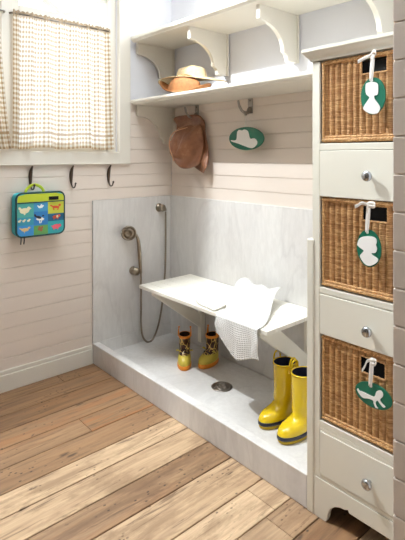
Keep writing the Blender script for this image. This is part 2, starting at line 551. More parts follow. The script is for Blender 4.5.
# ------------------------------------------------------------------ shower: marble panels, tray, partition
bm = BM(); box(bm, .0015, .016, -D, -.0185, .131, 1.06); 
tag(obj('marble_panel', bm, M_MARBLE, bevel=.002), 'grey veined marble slab on the left wall behind the hand shower', 'wall panel')
bm = BM(); box(bm, .0015, 1.6965, -.0175, -.0015, .046, 1.06)
tag(obj('marble_panel', bm, M_MARBLE, bevel=.002), 'long pale marble slab on the back wall above the bench', 'wall panel')
t = thing('shower_tray', 'low marble shower tray with a raised front curb', 'shower tray', (.85, -.33, 0))
bm = BM(); box(bm, -.8485, .846, -.276, .3125, .001, .045); obj('tray_floor', bm, M_MARBLE, t, bevel=.001)
bm = BM(); box(bm, -.8485, .846, -.322, -.276, .001, .131); obj('curb', bm, M_MARBLE, t, bevel=.004, seg=3)
bm = BM(); box(bm, -.8485, -.834, -.276, .311, .0455, .130); obj('upstand', bm, M_MARBLE, t, bevel=.001)
dr = lathe(BM(), [(0, 0), (.046, 0), (.047, .003), (.042, .005), (.036, .0045), (.034, .0015), (.026, .0015), (.025, .0035), (.018, .0035), (.017, .0015), (.009, .0015), (.008, .0035), (0, .0035)], Matrix.Translation((0, 0, .0455)), 32)
for k in range(3):
    a = k*PI/3
    tube(dr, [(-.036*math.cos(a), -.036*math.sin(a), .0475), (.036*math.cos(a), .036*math.sin(a), .0475)], .0018, 6)
for v_ in dr.verts: v_.co.x *= 1.28; v_.co.y *= 1.28
e = thing('floor_drain', 'round dark metal drain set in the shower floor', 'drain', (.857, -.300, 0))
obj('strainer', dr, M_HOOKN, e, True)

t = thing('shower_partition', 'narrow cream-edged partition between the shower and the cabinet', 'partition', (1.71, -.35, 0))
bm = BM(); box(bm, -.0125, .002, -.27, .332, .001, 1.030); obj('slab', bm, M_MARBLE, t)
bm = BM(); box(bm, -.0125, .0185, -.306, -.27, .001, 1.036); obj('end_post', bm, M_CAB, t, bevel=.005, seg=3)

# ------------------------------------------------------------------ shelves
def bracket_bm(x0, x1, depth, drop, back=True):
    """scrolled shelf bracket, outline in y (negative = out) and z (0 = under board)"""
    bm = BM()
    P = [(-.0005, 0), (-depth, 0), (-depth, -.072)]
    # concave sweep
    a0, b0 = -depth+.012, -.078
    a1, b1 = -.118, -drop+.052
    for k in range(0, 13):
        th = k/12*PI/2
        P.append((a0 + (a1-a0)*math.sin(th), b0 + (b1-b0)*(1-math.cos(th))))
    P += [(-.113, -drop+.046), (-.100, -drop+.040), (-.090, -drop+.030), (-.086, -drop+.016), (-.084, -drop), (-.0005, -drop)]
    prism(bm, P, lambda a, b, x: (x, a, b), (x0, x1))
    return bm
def shelf(name, label, z0, z1, x1, brks):
    t = thing(name, label, 'shelf', (0, 0, z0))
    h = z1-z0; bm = BM()
    P = [(-.0015, 0), (-.352, 0), (-.357, .006), (-.362, .010), (-.369, .013), (-.371, .020), (-.369, h), (-.0015, h)]
    prism(bm, P, lambda a, b, x: (x, a, b), (.0215, x1))
    obj('board', bm, M_TRIM, t)
    for i, x in enumerate(brks):
        w_ = .026
        b = obj('bracket', bracket_bm(x, x+w_, .315, .268), M_TRIM, t, bevel=.002)
        bm = BM(); box(bm, x-.012 if x > .1 else x, x+w_+.012, -.010, -.0005, -.268, -.0005)
        obj('back_plate', bm, M_TRIM, b)
shelf('wall_shelf', 'upper cream shelf on scrolled brackets, cut by the top of the photo', 2.136, 2.170, 2.26, (.002, .570, 1.130, 1.690))
shelf('wall_shelf', 'lower cream shelf carrying the straw hats', 1.705, 1.735, 1.718, (.002,))

# ------------------------------------------------------------------ hooks
def left_hook(y, label):
    t = thing('coat_hook', label, 'hook', (0, y, 1.22), group='black iron hooks on the left wall')
    pts = catmull([(.034, 0, .066), (.018, 0, .048), (.008, 0, .022), (.006, 0, -.01), (.010, 0, -.042), (.028, 0, -.066), (.054, 0, -.064), (.068, 0, -.042)], 6)
    n = len(pts)
    rr = [.0044 + .0070*math.sin(PI*min(1, k/(n*.62))) for k in range(n)]
    bm = tube(BM(), pts, rr, 10); obj('hook_arm', bm, M_IRON, t, True)
    bm = BM(); bmesh.ops.create_uvsphere(bm, u_segments=12, v_segments=8, radius=.0065, matrix=Matrix.Translation((.068, 0, -.040)))
    obj('tip', bm, M_IRON, t, True)
    bm = BM(); bmesh.ops.create_uvsphere(bm, u_segments=12, v_segments=8, radius=.0055, matrix=Matrix.Translation((.035, 0, .067)))
    obj('tip', bm, M_IRON, t, True)
    bm = BM(); lathe(bm, [(0, .0005), (.008, .0005), (.008, .004), (0, .006)], Matrix.Translation((0, 0, 0)) @ Matrix.Rotation(PI/2, 4, 'Y') @ Matrix.Scale(2.6, 4, (1, 0, 0)), 14)
    obj('back_plate', bm, M_IRON, t, True)
left_hook(-1.059, 'dark iron wall hook holding the lunch bag')
left_hook(-.800, 'empty dark iron hook just right of the lunch bag')
left_hook(-.533, 'empty dark iron hook under the window corner, nearest the shower')
def back_hook(x, label):
    t = thing('coat_hook', label, 'hook', (x, 0, 1.66))
    bm = BM(); box(bm, -.019, .019, -.006, -.0005, -.048, .044); obj('back_plate', bm, M_HOOKN, t, bevel=.002)
    pts = catmull([(0, -.006, -.02), (0, -.018, -.040), (0, -.045, -.046), (0, -.078, -.036), (0, -.100, -.008), (0, -.108, .016)], 6)
    n = len(pts)
    obj('hook_arm', tube(BM(), pts, [.0110-.0045*k/n for k in range(n)], 10), M_HOOKN, t, True)
    bm = BM(); bmesh.ops.create_uvsphere(bm, u_segments=12, v_segments=8, radius=.0075, matrix=Matrix.Translation((0, -.109, .018)))
    obj('tip', bm, M_HOOKN, t, True)
    pts = catmull([(0, -.006, -.01), (0, -.022, -.020), (0, -.030, -.036), (0, -.040, -.056), (0, -.052, -.058)], 5)
    obj('lower_arm', tube(BM(), pts, .006, 10), M_HOOKN, t, True)
    for z in (.030, -.038):
        bm = BM(); bmesh.ops.create_uvsphere(bm, u_segments=10, v_segments=6, radius=.005, matrix=Matrix.Translation((0, -.006, z)))
        obj('screw', bm, M_IRON, t, True)
back_hook(.295, 'pewter hook on the back wall holding the brown leather hat')
back_hook(.800, 'pewter hook under the shelf holding the oval hat sign')

# ------------------------------------------------------------------ oval signs
def ellipse(a, b, rot=0, n=40):
    out = []
    for k in range(n):
        x, z = a*math.cos(2*PI*k/n), b*math.sin(2*PI*k/n)
        out.append((x*math.cos(rot)-z*math.sin(rot), x*math.sin(rot)+z*math.cos(rot)))
    return out
def smooth2(pts, n=3):
    return [(p.x, p.z) for p in catmull([(a, 0, b) for a, b in pts], n, True)]
def oval_sign(label, loc, a, b, rot, shape, cat='tag'):
    t = thing('oval_tag', label, cat, loc, group=None)
    f = lambda x, z, y: (x, y, z)
    obj('plaque', prism(BM(), ellipse(a, b, rot), f, (-.003, .003)), M_GREEN, t, bevel=.001)
    obj('silhouette', prism(BM(), smooth2(shape), f, (-.0052, -.0031)), M_TAGW, t)
    return t
def ribbon(pts, w, parent, name='ribbon', wdir=(1, 0, 0)):
    pts = catmull(pts, 6)
    wd = Vector(wdir)*w/2
    bm = BM(); A = [bm.verts.new(p-wd) for p in pts]; B = [bm.verts.new(p+wd) for p in pts]
    for k in range(len(pts)-1): bm.faces.new((A[k], A[k+1], B[k+1], B[k]))
    o = obj(name, bm, M_RIB, parent, True)
    m = o.modifiers.new('s', 'SOLIDIFY'); m.thickness = .0012; m.offset = 0
    return o
HAT = [(-0.126, -0.007), (-0.08, -0.006), (-0.071, 0.041), (-0.053, 0.054), (-0.031, 0.05), (-0.009, 0.055), (0.02, 0.042), (0.037, -0.001), (0.07, 0.0), (0.093, -0.018), (0.091, -0.037), (0.065, -0.056), (0.039, -0.058), (-0.004, -0.047), (-0.069, -0.028), (-0.114, -0.017)]
t = oval_sign('green oval sign with a white hat silhouette hanging from the back hook', (.818, -.060, 1.456), .144, .070, -.03, HAT, 'sign')
obj('string', tube(BM(), catmull([(-.018, 0, .058), (-.019, .012, .10), (-.018, .013, .148)], 4), .0016, 6), M_RIB, t, True)
obj('string', tube(BM(), catmull([(-.014, 0, .058), (-.010, .008, .10), (-.018, .009, .152)], 4), .0016, 6), M_RIB, t, True)

# ------------------------------------------------------------------ cabinet
CX, CY = 1.965, -.650          # centre of the front
X0, X1 = 1.720, 2.210
OX0, OX1 = 1.752, 2.178
cab = thing('storage_cabinet', 'tall cream cabinet with three drawers and three basket bays', 'cabinet', (CX, CY, 0))
def lx(x): return x-CX
yb = .645
bm = BM()
box(bm, lx(X0), lx(OX0)-.004, .02, yb, .10, 1.703); box(bm, lx(OX1)+.004, lx(X1), .02, yb, .10, 1.703)
box(bm, lx(X0), lx(X1), .02, yb, 1.703, 1.706)
for z in (1.372, .840, .342): box(bm, lx(OX0)-.004, lx(OX1)+.004, .02, yb-.012, z+.001, z+.022)
box(bm, lx(OX0)-.004, lx(OX1)+.004, yb-.012, yb, .10, 1.703)
obj('carcass', bm, M_CAB, cab)
bm = BM()
box(bm, lx(X0), lx(OX0), 0, .02, .148, 1.703); box(bm, lx(OX1), lx(X1), 0, .02, .148, 1.703)
for z0, z1 in ((1.372, 1.396), (.840, .862), (.342, .364), (.150, .164)): box(bm, lx(OX0), lx(OX1), 0, .02, z0, z1)
obj('face_frame', bm, M_CAB, cab, bevel=.0015)
# base with a scalloped cut
P = [(lx(X0), 0), (lx(1.780), 0), (lx(1.787), .016), (lx(1.790), .036), (lx(1.800), .058), (lx(1.818), .076), (lx(1.840), .086), (lx(1.860), .089), (lx(1.872), .096), (lx(1.876), .086)]
P += [(lx(X1), .086), (lx(X1), .1475), (lx(X0), .1475)]
obj('plinth', prism(BM(), P, lambda a, b, y: (a, y, b), (-.002, .018)), M_CAB, cab, bevel=.0015)
bm = BM(); box(bm, lx(X0), lx(X0)+.018, .0185, .64, .001, .099); obj('side_foot', bm, M_CAB, cab)
bm = BM(); box(bm, lx(X1)-.018, lx(X1), .0, .64, .001, .0855); obj('side_foot', bm, M_CAB, cab)
# cornice
prof = [(0, 0), (-.006, 0), (-.008, .010), (-.018, .018), (-.024, .028), (-.030, .034), (-.030, .046), (0, .046)]
bm = BM()
rings = []
for a, b in prof:
    rings.append([(lx(X0)+a, yb if False else .28, 1.706+b), (lx(X0)+a, a, 1.706+b), (lx(X1)-a, a, 1.706+b), (lx(X1)-a, .28, 1.706+b)])
R = [[bm.verts.new(p) for p in r] for r in rings]
for A, B in zip(R, R[1:]):
    for k in range(3): bm.faces.new((A[k], A[k+1], B[k+1], B[k]))
bm.faces.new(R[-1]); bm.faces.new(R[0][::-1]); bm.faces.new([r[0] for r in R]); bm.faces.new([r[3] for r in R][::-1])
obj('cornice', bm, M_CAB, cab)
KN = [(0, 1.284), (0, .762), (0, .252)]
kpos = [(1.958, 1.282), (1.957, .756), (1.957, .241)]
for i, (z0, z1) in enumerate(((1.200, 1.370), (.689, .837), (.166, .326))):
    bm = BM(); box(bm, lx(OX0)+.003, lx(OX1)-.003, -.003, .015, z0, z1)
    box(bm, lx(OX0)+.012, lx(OX1)-.012, .016, .5, z0+.012, z1-.02)
    d = obj('drawer', bm, M_CAB, cab, bevel=.002)
    kx, kz = kpos[i]
    kb = lathe(BM(), [(.006, 0), (.006, .010), (.009, .014), (.0165, .018), (.0185, .023), (.0165, .029), (.009, .032), (0, .033)], axis((lx(kx), -.003, kz), (0, -1, 0)), 24)
    obj('knob', kb, M_CHROME, d, True, label='round polished metal knob')
bm = BM(); box(bm, lx(OX0), lx(OX1), 0, .02, .327, .3415); obj('drawer_rail', bm, M_CAB, cab, bevel=.001)

# ------------------------------------------------------------------ wicker baskets
def wicker_sheet(bm, cl, W, H, f, hole=None, st=.0245, row=.0062, amp=.011):
    """relief sheet of rounded ribs; f(a, b, out) -> point"""
    nc = max(8, int(round(W/st))); sub = 8; nr = int(round(H/row))
    cols = nc*sub; rows = nr*3
    V = {}
    def vert(i, j):
        if (i, j) not in V:
            a = W*i/cols; b = H*j/rows
            r = j//3; jj = j % 3
            ph = i/sub*PI
            rib = abs(math.sin(ph))**.55
            o = amp*rib*(1 if (r % 2) == 0 else .82)
            o += {0: -.0022, 1: .0008, 2: .0008}[jj]
            b2 = b + .0014*math.sin(a*40+r)*.5
            V[(i, j)] = bm.verts.new(f(a, min(H, max(0, b2)), o))
        return V[(i, j)]
    for i in range(cols):
        for j in range(rows):
            a, b = W*(i+.5)/cols, H*(j+.5)/rows
            if hole and hole[0] < a < hole[1] and hole[2] < b < hole[3]: continue
            fc = bm.faces.new((vert(i, j), vert(i+1, j), vert(i+1, j+1), vert(i, j+1)))
            r = j//3; k = (i+sub//2)//sub
            tone = .25+.5*hashn(r, 3)*.5 + .5*hashn(r, k)*.6
            tone *= 1.0 if (j % 3) else .75
            for l in fc.loops: l[cl] = (tone, tone, tone, 1)
def rope(bm, cl, p0, p1, r=.0075, twist=.022, flat=1):
    p0, p1 = Vector(p0), Vector(p1); L = (p1-p0).length
    n = max(6, int(L/.006)); d = (p1-p0)/L
    a = d.cross(Vector((0, 1, .3))).normalized(); b = a.cross(d).normalized()
    n0 = len(bm.faces)
    for s in range(3):
        pts = [p0 + d*L*k/n + (a*math.cos(2*PI*(L*k/n)/twist/1.5+s*2*PI/3) + b*math.sin(2*PI*(L*k/n)/twist/1.5+s*2*PI/3))*r*.5 for k in range(n+1)]
        tube(bm, pts, r*.6, 6)
    bm.faces.ensure_lookup_table()
    for i, fc in enumerate(bm.faces[n0:]):
        tone = .35+.5*hashn(i//6, 9)
        for l in fc.loops: l[cl] = (tone, tone, tone, 1)
def basket(label, z0, z1, hx0, hx1, hz0, hz1):
    x0, x1 = OX0+.006, OX1-.006; H = z1-z0; W = x1-x0
    t = thing('wicker_basket', label, 'basket', (x0, CY+.008, z0))
    bm = BM(); cl = bm.loops.layers.color.new('strand')
    h = (hx0-x0, hx1-x0, hz0-z0, hz1-z0)
    dep = .40
    wicker_sheet(bm, cl, W, H-.004, lambda a, b, o: (a, .013-o, b+.002), h)
    obj('front_panel', bm, M_WICK, t, True)
    bm = BM(); cl = bm.loops.layers.color.new('strand')
    wicker_sheet(bm, cl, dep, H-.01, lambda a, b, o: (.008-o, .01+a, b+.003), row=.008)
    obj('side_panel', bm, M_WICK, t, True)
    bm = BM(); cl = bm.loops.layers.color.new('strand')
    wicker_sheet(bm, cl, dep, H-.01, lambda a, b, o: (W-.008+o, .01+a, b+.003), row=.008)
    obj('side_panel', bm, M_WICK, t, True)
    bm = BM(); cl = bm.loops.layers.color.new('strand')
    rope(bm, cl, (.002, .002, H-.008), (W-.002, .002, H-.008), .0085)
    rope(bm, cl, (.002, .002, .011), (W-.002, .002, .011), .0075)
    rope(bm, cl, (.002, .003, .022), (W-.002, .003, .022), .005)
    rope(bm, cl, (.006, .002, .015), (.006, .002, H-.012), .006)
    rope(bm, cl, (W-.006, .002, .015), (W-.006, .002, H-.012), .006)
    obj('woven_rim', bm, M_WICK, t, True)
    bm = BM(); box(bm, .012, W-.012, .020, dep, .006, H-.02); obj('liner', bm, M_LINER, t, label='black cloth liner showing through the hand slot')
    bm = BM(); cl = bm.loops.layers.color.new('strand')
    c = [(h[0], h[2]), (h[1], h[2]), (h[1], h[3]), (h[0], h[3])]
    for k in range(4):
        p, q = c[k], c[(k+1) % 4]
        rope(bm, cl, (p[0], .004, p[1]), (q[0], .004, q[1]), .0035)
    obj('handle_slot', bm, M_WICK, t, True)
    return t
basket('top wicker basket, with the silhouette tag of a long-haired head', 1.398, 1.702, 1.916, 2.012, 1.634, 1.688)
basket('middle wicker basket in the cabinet, with the bonnet tag', .864, 1.197, 1.920, 2.014, 1.126, 1.180)
basket('lowest wicker basket in the cabinet, with the dog tag', .366, .685, 1.912, 2.006, .598, .654)

LADY = [(-0.025, 0.031), (-0.022, 0.044), (-0.001, 0.047), (0.017, 0.04), (0.02, 0.026), (0.018, 0.003), (0.006, 0.0), (0.009, -0.013), (0.026, -0.038), (0.02, -0.057), (-0.001, -0.06), (-0.023, -0.051), (-0.034, -0.038), (-0.02, -0.017), (-0.011, -0.004), (-0.022, 0.007), (-0.025, 0.021)]
BONNET = [(-0.041, 0.009), (-0.032, 0.03), (-0.013, 0.039), (0.011, 0.042), (0.027, 0.037), (0.03, 0.025), (0.027, 0.016), (0.031, 0.003), (0.025, -0.011), (0.011, -0.014), (0.017, -0.021), (0.034, -0.029), (0.031, -0.041), (0.008, -0.057), (-0.013, -0.054), (-0.031, -0.032), (-0.023, -0.019), (-0.017, -0.01), (-0.029, -0.003), (-0.039, 0.004)]
DOG = [(-0.058, -0.001), (-0.054, 0.005), (-0.049, -0.001), (-0.034, 0.0), (-0.012, -0.002), (0.006, 0.0), (0.013, 0.019), (0.026, 0.028), (0.035, 0.023), (0.035, 0.011), (0.026, -0.002), (0.032, -0.012), (0.044, -0.019), (0.037, -0.024), (0.024, -0.015), (0.017, -0.009), (0.01, -0.018), (0.013, -0.029), (0.019, -0.034), (0.01, -0.035), (0.003, -0.023), (0.001, -0.015), (-0.015, -0.015), (-0.034, -0.02), (-0.047, -0.014)]
def tag_ribbon(t, hx, hz, top, loops):
    """ribbon from the hole (hx,hz) up over the slot's top edge, with a bow"""
    bm = BM(); bmesh.ops.create_uvsphere(bm, u_segments=12, v_segments=8, radius=.0055, matrix=Matrix.Translation((hx, -.004, hz)) @ Matrix.Scale(.5, 4, (0, 1, 0)))
    obj('eyelet', bm, M_TAGW, t, True)
    ribbon([(hx-.001, -.006, hz), (hx+.001, -.006, (hz+top)*.5), (hx+.004, -.004, top), (hx+.004, .006, top+.004)], .011, t, wdir=(.95, .2, 0))
    ribbon([(hx+.001, -.005, hz), (hx+.008, -.008, (hz+top)*.5+.005), (hx+.008, -.005, top), (hx+.006, .004, top+.003)], .008, t, wdir=(.8, .5, 0))
    for lp in loops: ribbon([(hx+a, -.010-.004*k, top+b) for k, (a, b) in enumerate(lp)], .012, t, 'bow', wdir=(.1, -.3, .95))
ty = CY-.020
t = oval_sign('green oval tag with a white bust silhouette on the top basket', (1.978, ty, 1.551), .044, .0625, 0, LADY)
tag_ribbon(t, -.004, .052, .134, [[(0, 0), (-.014, -.004), (-.034, -.012), (-.040, -.016)], [(0, 0), (.012, .010), (.022, .008), (.026, .002)]])
t = oval_sign('green oval tag with a white bonneted head silhouette on the middle basket', (1.963, ty, 1.039), .044, .063, 0, BONNET)
tag_ribbon(t, -.004, .054, .148, [[(0, 0), (-.014, .004), (-.026, -.004), (-.036, -.010)], [(0, 0), (.014, .006), (.030, .006), (.038, .002), (.034, -.004), (.016, -.002)]])
t = oval_sign('green oval tag with a white leaping dog on the lowest basket', (1.979, ty, .549), .066, .041, .02, DOG)
tag_ribbon(t, -.008, .030, .118, [[(0, 0), (-.008, -.006), (-.014, -.024), (-.022, -.040)], [(0, 0), (.010, .004), (.024, .010), (.030, .008), (.026, -.002), (.014, -.002)]])

# ------------------------------------------------------------------ bench
t = thing('wall_bench', 'cream slatted fold-down bench on the shower wall', 'bench', (.79, -.24, .525))
BX0, BX1, BY0, BY1 = -.54, .535, -.215, .218
n = 6; wd = (BY1-BY0)/n
for k in range(n):
    bm = BM(); box(bm, BX0, BX1, BY0+k*wd+.0012, BY0+(k+1)*wd-.0012, -.020, 0)
    obj('slat', bm, M_BENCH, t, bevel=.002)
for x in (BX0+.16, 0, BX1-.16):
    bm = BM(); box(bm, x, x+.04, BY0+.075, BY1-.036, -.034, -.0205); obj('batten', bm, M_BENCH, t, bevel=.002)
for x in (-.425, .450):
    P = [(BY0+.03, -.041), (BY0+.03, -.068), (BY1-.04, -.330), (BY1-.04, -.405), (BY1+.001, -.405), (BY1+.001, -.041)]
    bm = BM()
    prism(bm, [(BY0+.015, -.0205), (BY0+.015, -.040), (BY1-.034, -.330), (BY1-.034, -.240), (BY0+.13, -.0205)], lambda a, b, q: (q, a, b), (x+.004, x+.032))
    obj('brace', bm, M_BENCH, t, bevel=.002)
    bm = BM(); box(bm, x, x+.036, BY1-.034, BY1+.001, -.430, -.0205); obj('wall_post', bm, M_BENCH, t, bevel=.002)

# towel
t = thing('waffle_towel', 'white waffle towel draped over the front of the bench', 'towel', (1.06, -.25, .527))
def tow(s, v, lo=0.0):
    """v 0 = crumpled far end by the wall, .6 = bench front edge, 1 = bottom hem"""
    e = .60
    if v < e:
        u = v/e
        yy = -.060 - .400*u - .02*math.sin(s*3)*(1-u)
        x = .935 + .205*sm(u*.9+.05) + (s-.5)*(.30 - .01*u)
        pile = (1-sm(u*1.5))
        z = .5305 + lo + pile*(.062+.014*math.sin(s*6+1)) + .016*math.exp(-((s-.62+.15*u)/.13)**2)*(1-u**3) + .010*abs(math.sin(s*8.5+u*4))*(1-u**4)
        return x, yy, z
    u = (v-e)/(1-e)
    L = .080+.092*sm(s/.48) - .047*sm((s-.5)/.5)
    a = min(1, u/.10)
    x = 1.140+.014*u + (s-.5)*(.29+.01*u) + .004*math.sin(u*9+s*4)
    yy = -.460 - .012*math.sin(a*PI/2) - (.010*abs(math.sin(s*8.5+2.4)) + .006*math.sin(s*15))*sm(u*2) - .004
    z = .5305+lo - .010*(1-math.cos(a*PI/2)) - L*max(0, u-.06)/.94
    return x, yy-lo*1.5, z
def towel(s, v):
    x, y, z = tow(s, v); return (x-1.06, y+.25, z-.527)
grid_sheet('cloth', towel, 70, 120, M_TOWEL, t, solid=.004, uvs=(.30, .56))
def towel_b(s, v):
    # under layer whose corner peeks out at the left of the hanging end
    if v < .35:
        return (1.0+.05*v+(s-.5)*.07-1.06, -.40-.155*v+.25-.004, .0075)
    u = (v-.35)/.65
    a = min(1, u/.12)
    x = 1.018+(s-.5)*(.07+.05*u)+.035*u
    return (x-1.06, -.456-.009*a+.25, .0075-.010*(a)-(.055+.07*s)*u)
grid_sheet('folded_layer', towel_b, 20, 50, M_TOWEL, t, solid=.003, uvs=(.1, .3))

# small cloth at the bench front
t = thing('folded_cloth', 'small cream folded cloth beside the towel, over the bench front edge', 'cloth', (.845, -.375, .527))
def fc(s, v):
    a = v*2*PI; r = s
    x = .105*r*math.cos(a); y = .062*r*math.sin(a)
    z = .006+.022*(1-r**2)+.006*math.sin(a*2+1)*r
    if r > .9: z = max(.003, z-.004)
    return (x, y, z)
bm = BM(); uvl = bm.loops.layers.uv.new('uv')
lathe_pts = [[fc(i/10, j/32) for j in range(32)] for i in range(1, 11)]
R = [[bm.verts.new(p) for p in r] for r in lathe_pts]; c0 = bm.verts.new(fc(0, 0)); cb = bm.verts.new((0, 0, .001))
for j in range(32):
    bm.faces.new((c0, R[0][j], R[0][(j+1) % 32])); bm.faces.new((cb, R[-1][(j+1) % 32], R[-1][j]))
for A, B in zip(R, R[1:]):
    for j in range(32): bm.faces.new((A[j], B[j], B[(j+1) % 32], A[(j+1) % 32]))
obj('body', bm, M_BENCH, t, True)
grid_sheet('corner_fold', lambda s, v: (.02+.085*v, -.062+.05*s-.012*v, .006+.016*math.sin(PI*v)*s), 10, 14, M_BENCH, t, solid=.003)

# ------------------------------------------------------------------ boots
def foot_ring(z, yb_, yf, hw, toe=.9, n=32, ball=.35, narrow=.82):
    """closed contour, toe towards -y; ankle at the origin"""
    L = yb_-yf; out = []
    for k in range(n):
        a = 2*PI*k/n
        c, s = math.cos(a), math.sin(a)
        yy = (yb_+yf)/2 - L/2*c
        u = (1+c)/2            # 1 at toe
        w_ = hw*(narrow+(1-narrow)*sm(u*1.5))
        xx = w_*math.copysign(abs(s)**toe, s)
        out.append((xx, yy, z))
    return out
def boot_rings(h, L, hw, rx, ry, z0=.012):
    """rings from the sole top to the rim: foot, instep, ankle, shaft"""
    yb_, yf = ry+.004, ry-L
    R = [foot_ring(z0, yb_, yf, hw), foot_ring(z0+.018, yb_+.002, yf-.002, hw*1.03),
         foot_ring(z0+.032, yb_+.002, yf+.004, hw*1.0),
         foot_ring(z0+.044, yb_+.001, yf+.018, hw*.94),
         foot_ring(z0+.054, yb_, yf+L*.24, hw*.89, narrow=.9),
         foot_ring(z0+.064, yb_-.002, yf+L*.36, hw*.84, narrow=.95),
         foot_ring(z0+.080, yb_-.004, yf+L*.455, hw*.82, 1, narrow=1),
         foot_ring(z0+.102, yb_-.005, -ry*1.02, rx*.96, 1, narrow=1),
         foot_ring(z0+.130, yb_-.005, -ry*.95, rx*.94, 1, narrow=1),
         foot_ring(z0+.62*(h-z0), yb_-.003, -ry*.97, rx*.95, 1, narrow=1),
         foot_ring(h-.004, yb_, -ry*1.02, rx, 1, narrow=1), foot_ring(h, yb_, -ry*1.02, rx, 1, narrow=1)]
    return R
def inner(R, t_, zb):
    out = []
    for r in R:
        cx = sum(p[0] for p in r)/len(r); cy = sum(p[1] for p in r)/len(r)
        out.append([(cx+(p[0]-cx)*t_, cy+(p[1]-cy)*t_, p[2]) for p in r])
    return out
def offset_ring(r, k, z):
    cx = sum(p[0] for p in r)/len(r); cy = sum(p[1] for p in r)/len(r)
    out = []
    for p in r:
        v = Vector((p[0]-cx, p[1]-cy, 0)); l = v.length
        v *= (l+k)/l
        out.append((cx+v.x, cy+v.y, z))
    return out
def yellow_boot(label, loc, rz, lean=0):
    t = thing('rain_boot', label, 'boot', loc, (0, 0, rz))
    h, L, hw, rx, ry = .282, .220, .050, .052, .060
    R = boot_rings(h, L, hw, rx, ry, .018)
    bm = BM(); loft(bm, R, True, False)
    IN = inner(R[8:], .93, 0)[::-1]
    # rim lip
    bmr = BM(); loft(bmr, [R[-1], offset_ring(R[-1], .0025, h-.006), offset_ring(R[-1], .0025, h+.002), offset_ring(R[-1], -.003, h+.002), offset_ring(R[-1], -.003, h-.01)], False, False)
    obj('upper', bm, M_YEL, t, True)
    obj('rim', bmr, M_YEL, t, True)
    bm = BM(); loft(bm, IN, False, True); obj('lining', bm, M_LINING, t, True)
    b0 = R[0]
    bm = BM(); loft(bm, [offset_ring(b0, .002, .0165), offset_ring(b0, .0045, .018), offset_ring(b0, .0045, .031), offset_ring(b0, .001, .034)], True, True)
    obj('trim_band', bm, M_NAVY, t, True, label='black band around the foot')
    bm = BM(); loft(bm, [offset_ring(b0, -.006, 0), offset_ring(b0, -.001, .003), offset_ring(b0, .001, .0165)], True, True)
    obj('sole', bm, M_YELS, t, True)
    for s in (-1, 1):
        pts = catmull([(s*(rx-.001), -.020, h-.035), (s*(rx+.004), -.020, h), (s*(rx+.004), -.014, h+.026), (s*(rx+.004), .003, h+.036), (s*(rx+.004), .020, h+.026), (s*(rx+.004), .025, h), (s*(rx-.001), .025, h-.035)], 5)
        obj('pull_loop', tube(BM(), pts, .0045, 8), M_YEL, t, True)
    return t
yellow_boot('yellow rubber rain boot, the left and farther of the yellow pair', (1.293, -.285, .0455), -.12)
yellow_boot('yellow rubber rain boot, partly behind the partition post', (1.424, -.308, .0455), -.08)

def giraffe_boot(label, loc, rz):
    t = thing('giraffe_boot', label, 'boot', loc, (0, 0, rz))
    h, L, hw, rx, ry = .183, .158, .041, .037, .044
    R = boot_rings(h, L, hw, rx, ry, .020)
    pass
    bm = BM(); loft(bm, R[4:-1], False, False); obj('shaft', bm, M_GIR, t, True, label='brown giraffe patches on yellow')
    bm = BM(); loft(bm, R[:5], True, False); obj('foot', bm, M_GNOSE, t, True, label='yellow giraffe face on the toe')
    b0 = R[0]
    bm = BM(); loft(bm, [offset_ring(b0, 0, 0), offset_ring(b0, .003, .004), offset_ring(b0, .004, .022), offset_ring(b0, .001, .026)], True, True)
    obj('sole', bm, M_ORANGE, t, True)
    top = R[-1]
    bm = BM(); loft(bm, [offset_ring(top, .0015, h-.016), offset_ring(top, .0035, h-.012), offset_ring(top, .0035, h), offset_ring(top, -.003, h), offset_ring(top, -.004, h-.016)], False, False)
    obj('rim', bm, M_ORANGE, t, True)
    bm = BM(); loft(bm, inner(R[7:], .90, 0)[::-1], False, True); obj('lining', bm, M_BROWNL, t, True)
    for s in (-1, 1):
        bm = BM()   # pull-on handle shaped as a horn
        pts = catmull([(s*(rx+.001), 0, h-.012), (s*(rx+.002), 0, h+.018), (s*(rx-.001), 0, h+.042)], 5)
        tube(bm, pts, [.010-.005*k/(len(pts)-1) for k in range(len(pts))], 10, flat=.55)
        bmesh.ops.create_uvsphere(bm, u_segments=10, v_segments=8, radius=.0065, matrix=Matrix.Translation((s*(rx-.001), 0, h+.044)))
        obj('horn', bm, M_ORANGE, t, True)
        bm = BM(); bmesh.ops.create_uvsphere(bm, u_segments=12, v_segments=8, radius=.0095, matrix=Matrix.Translation((s*.017, -.052, .080)) @ Matrix.Scale(.55, 4, (0, 1, 0)))
        e = obj('eye', bm, M_BLACK, t, True)
        bm = BM(); bmesh.ops.create_uvsphere(bm, u_segments=8, v_segments=6, radius=.0042, matrix=Matrix.Translation((s*.012, -.094, .052)))
        obj('nostril', bm, M_BLACK, t, True)
        bm = BM(); pts = catmull([(s*.030, -.030, .088), (s*.044, -.034, .096), (s*.052, -.036, .090)], 4)
        tube(bm, pts, [.006, .007, .0075, .008, .008, .007, .006, .004, .002][:len(pts)], 8, flat=.5); obj('ear', bm, M_GNOSE, t, True)
    bm = BM(); bmesh.ops.create_uvsphere(bm, u_segments=12, v_segments=8, radius=.014, matrix=Matrix.Translation((0, -.036, .098)) @ Matrix.Scale(.6, 4, (0, 1, 0)))
    obj('forelock', bm, M_BLACK, t, True)
    return t
giraffe_boot('giraffe print child rain boot, facing the camera, left of its pair', (.478, -.262, .0455), .85)
giraffe_boot('giraffe print child rain boot turned sideways near the bench towel', (.592, -.130, .0455), .10)

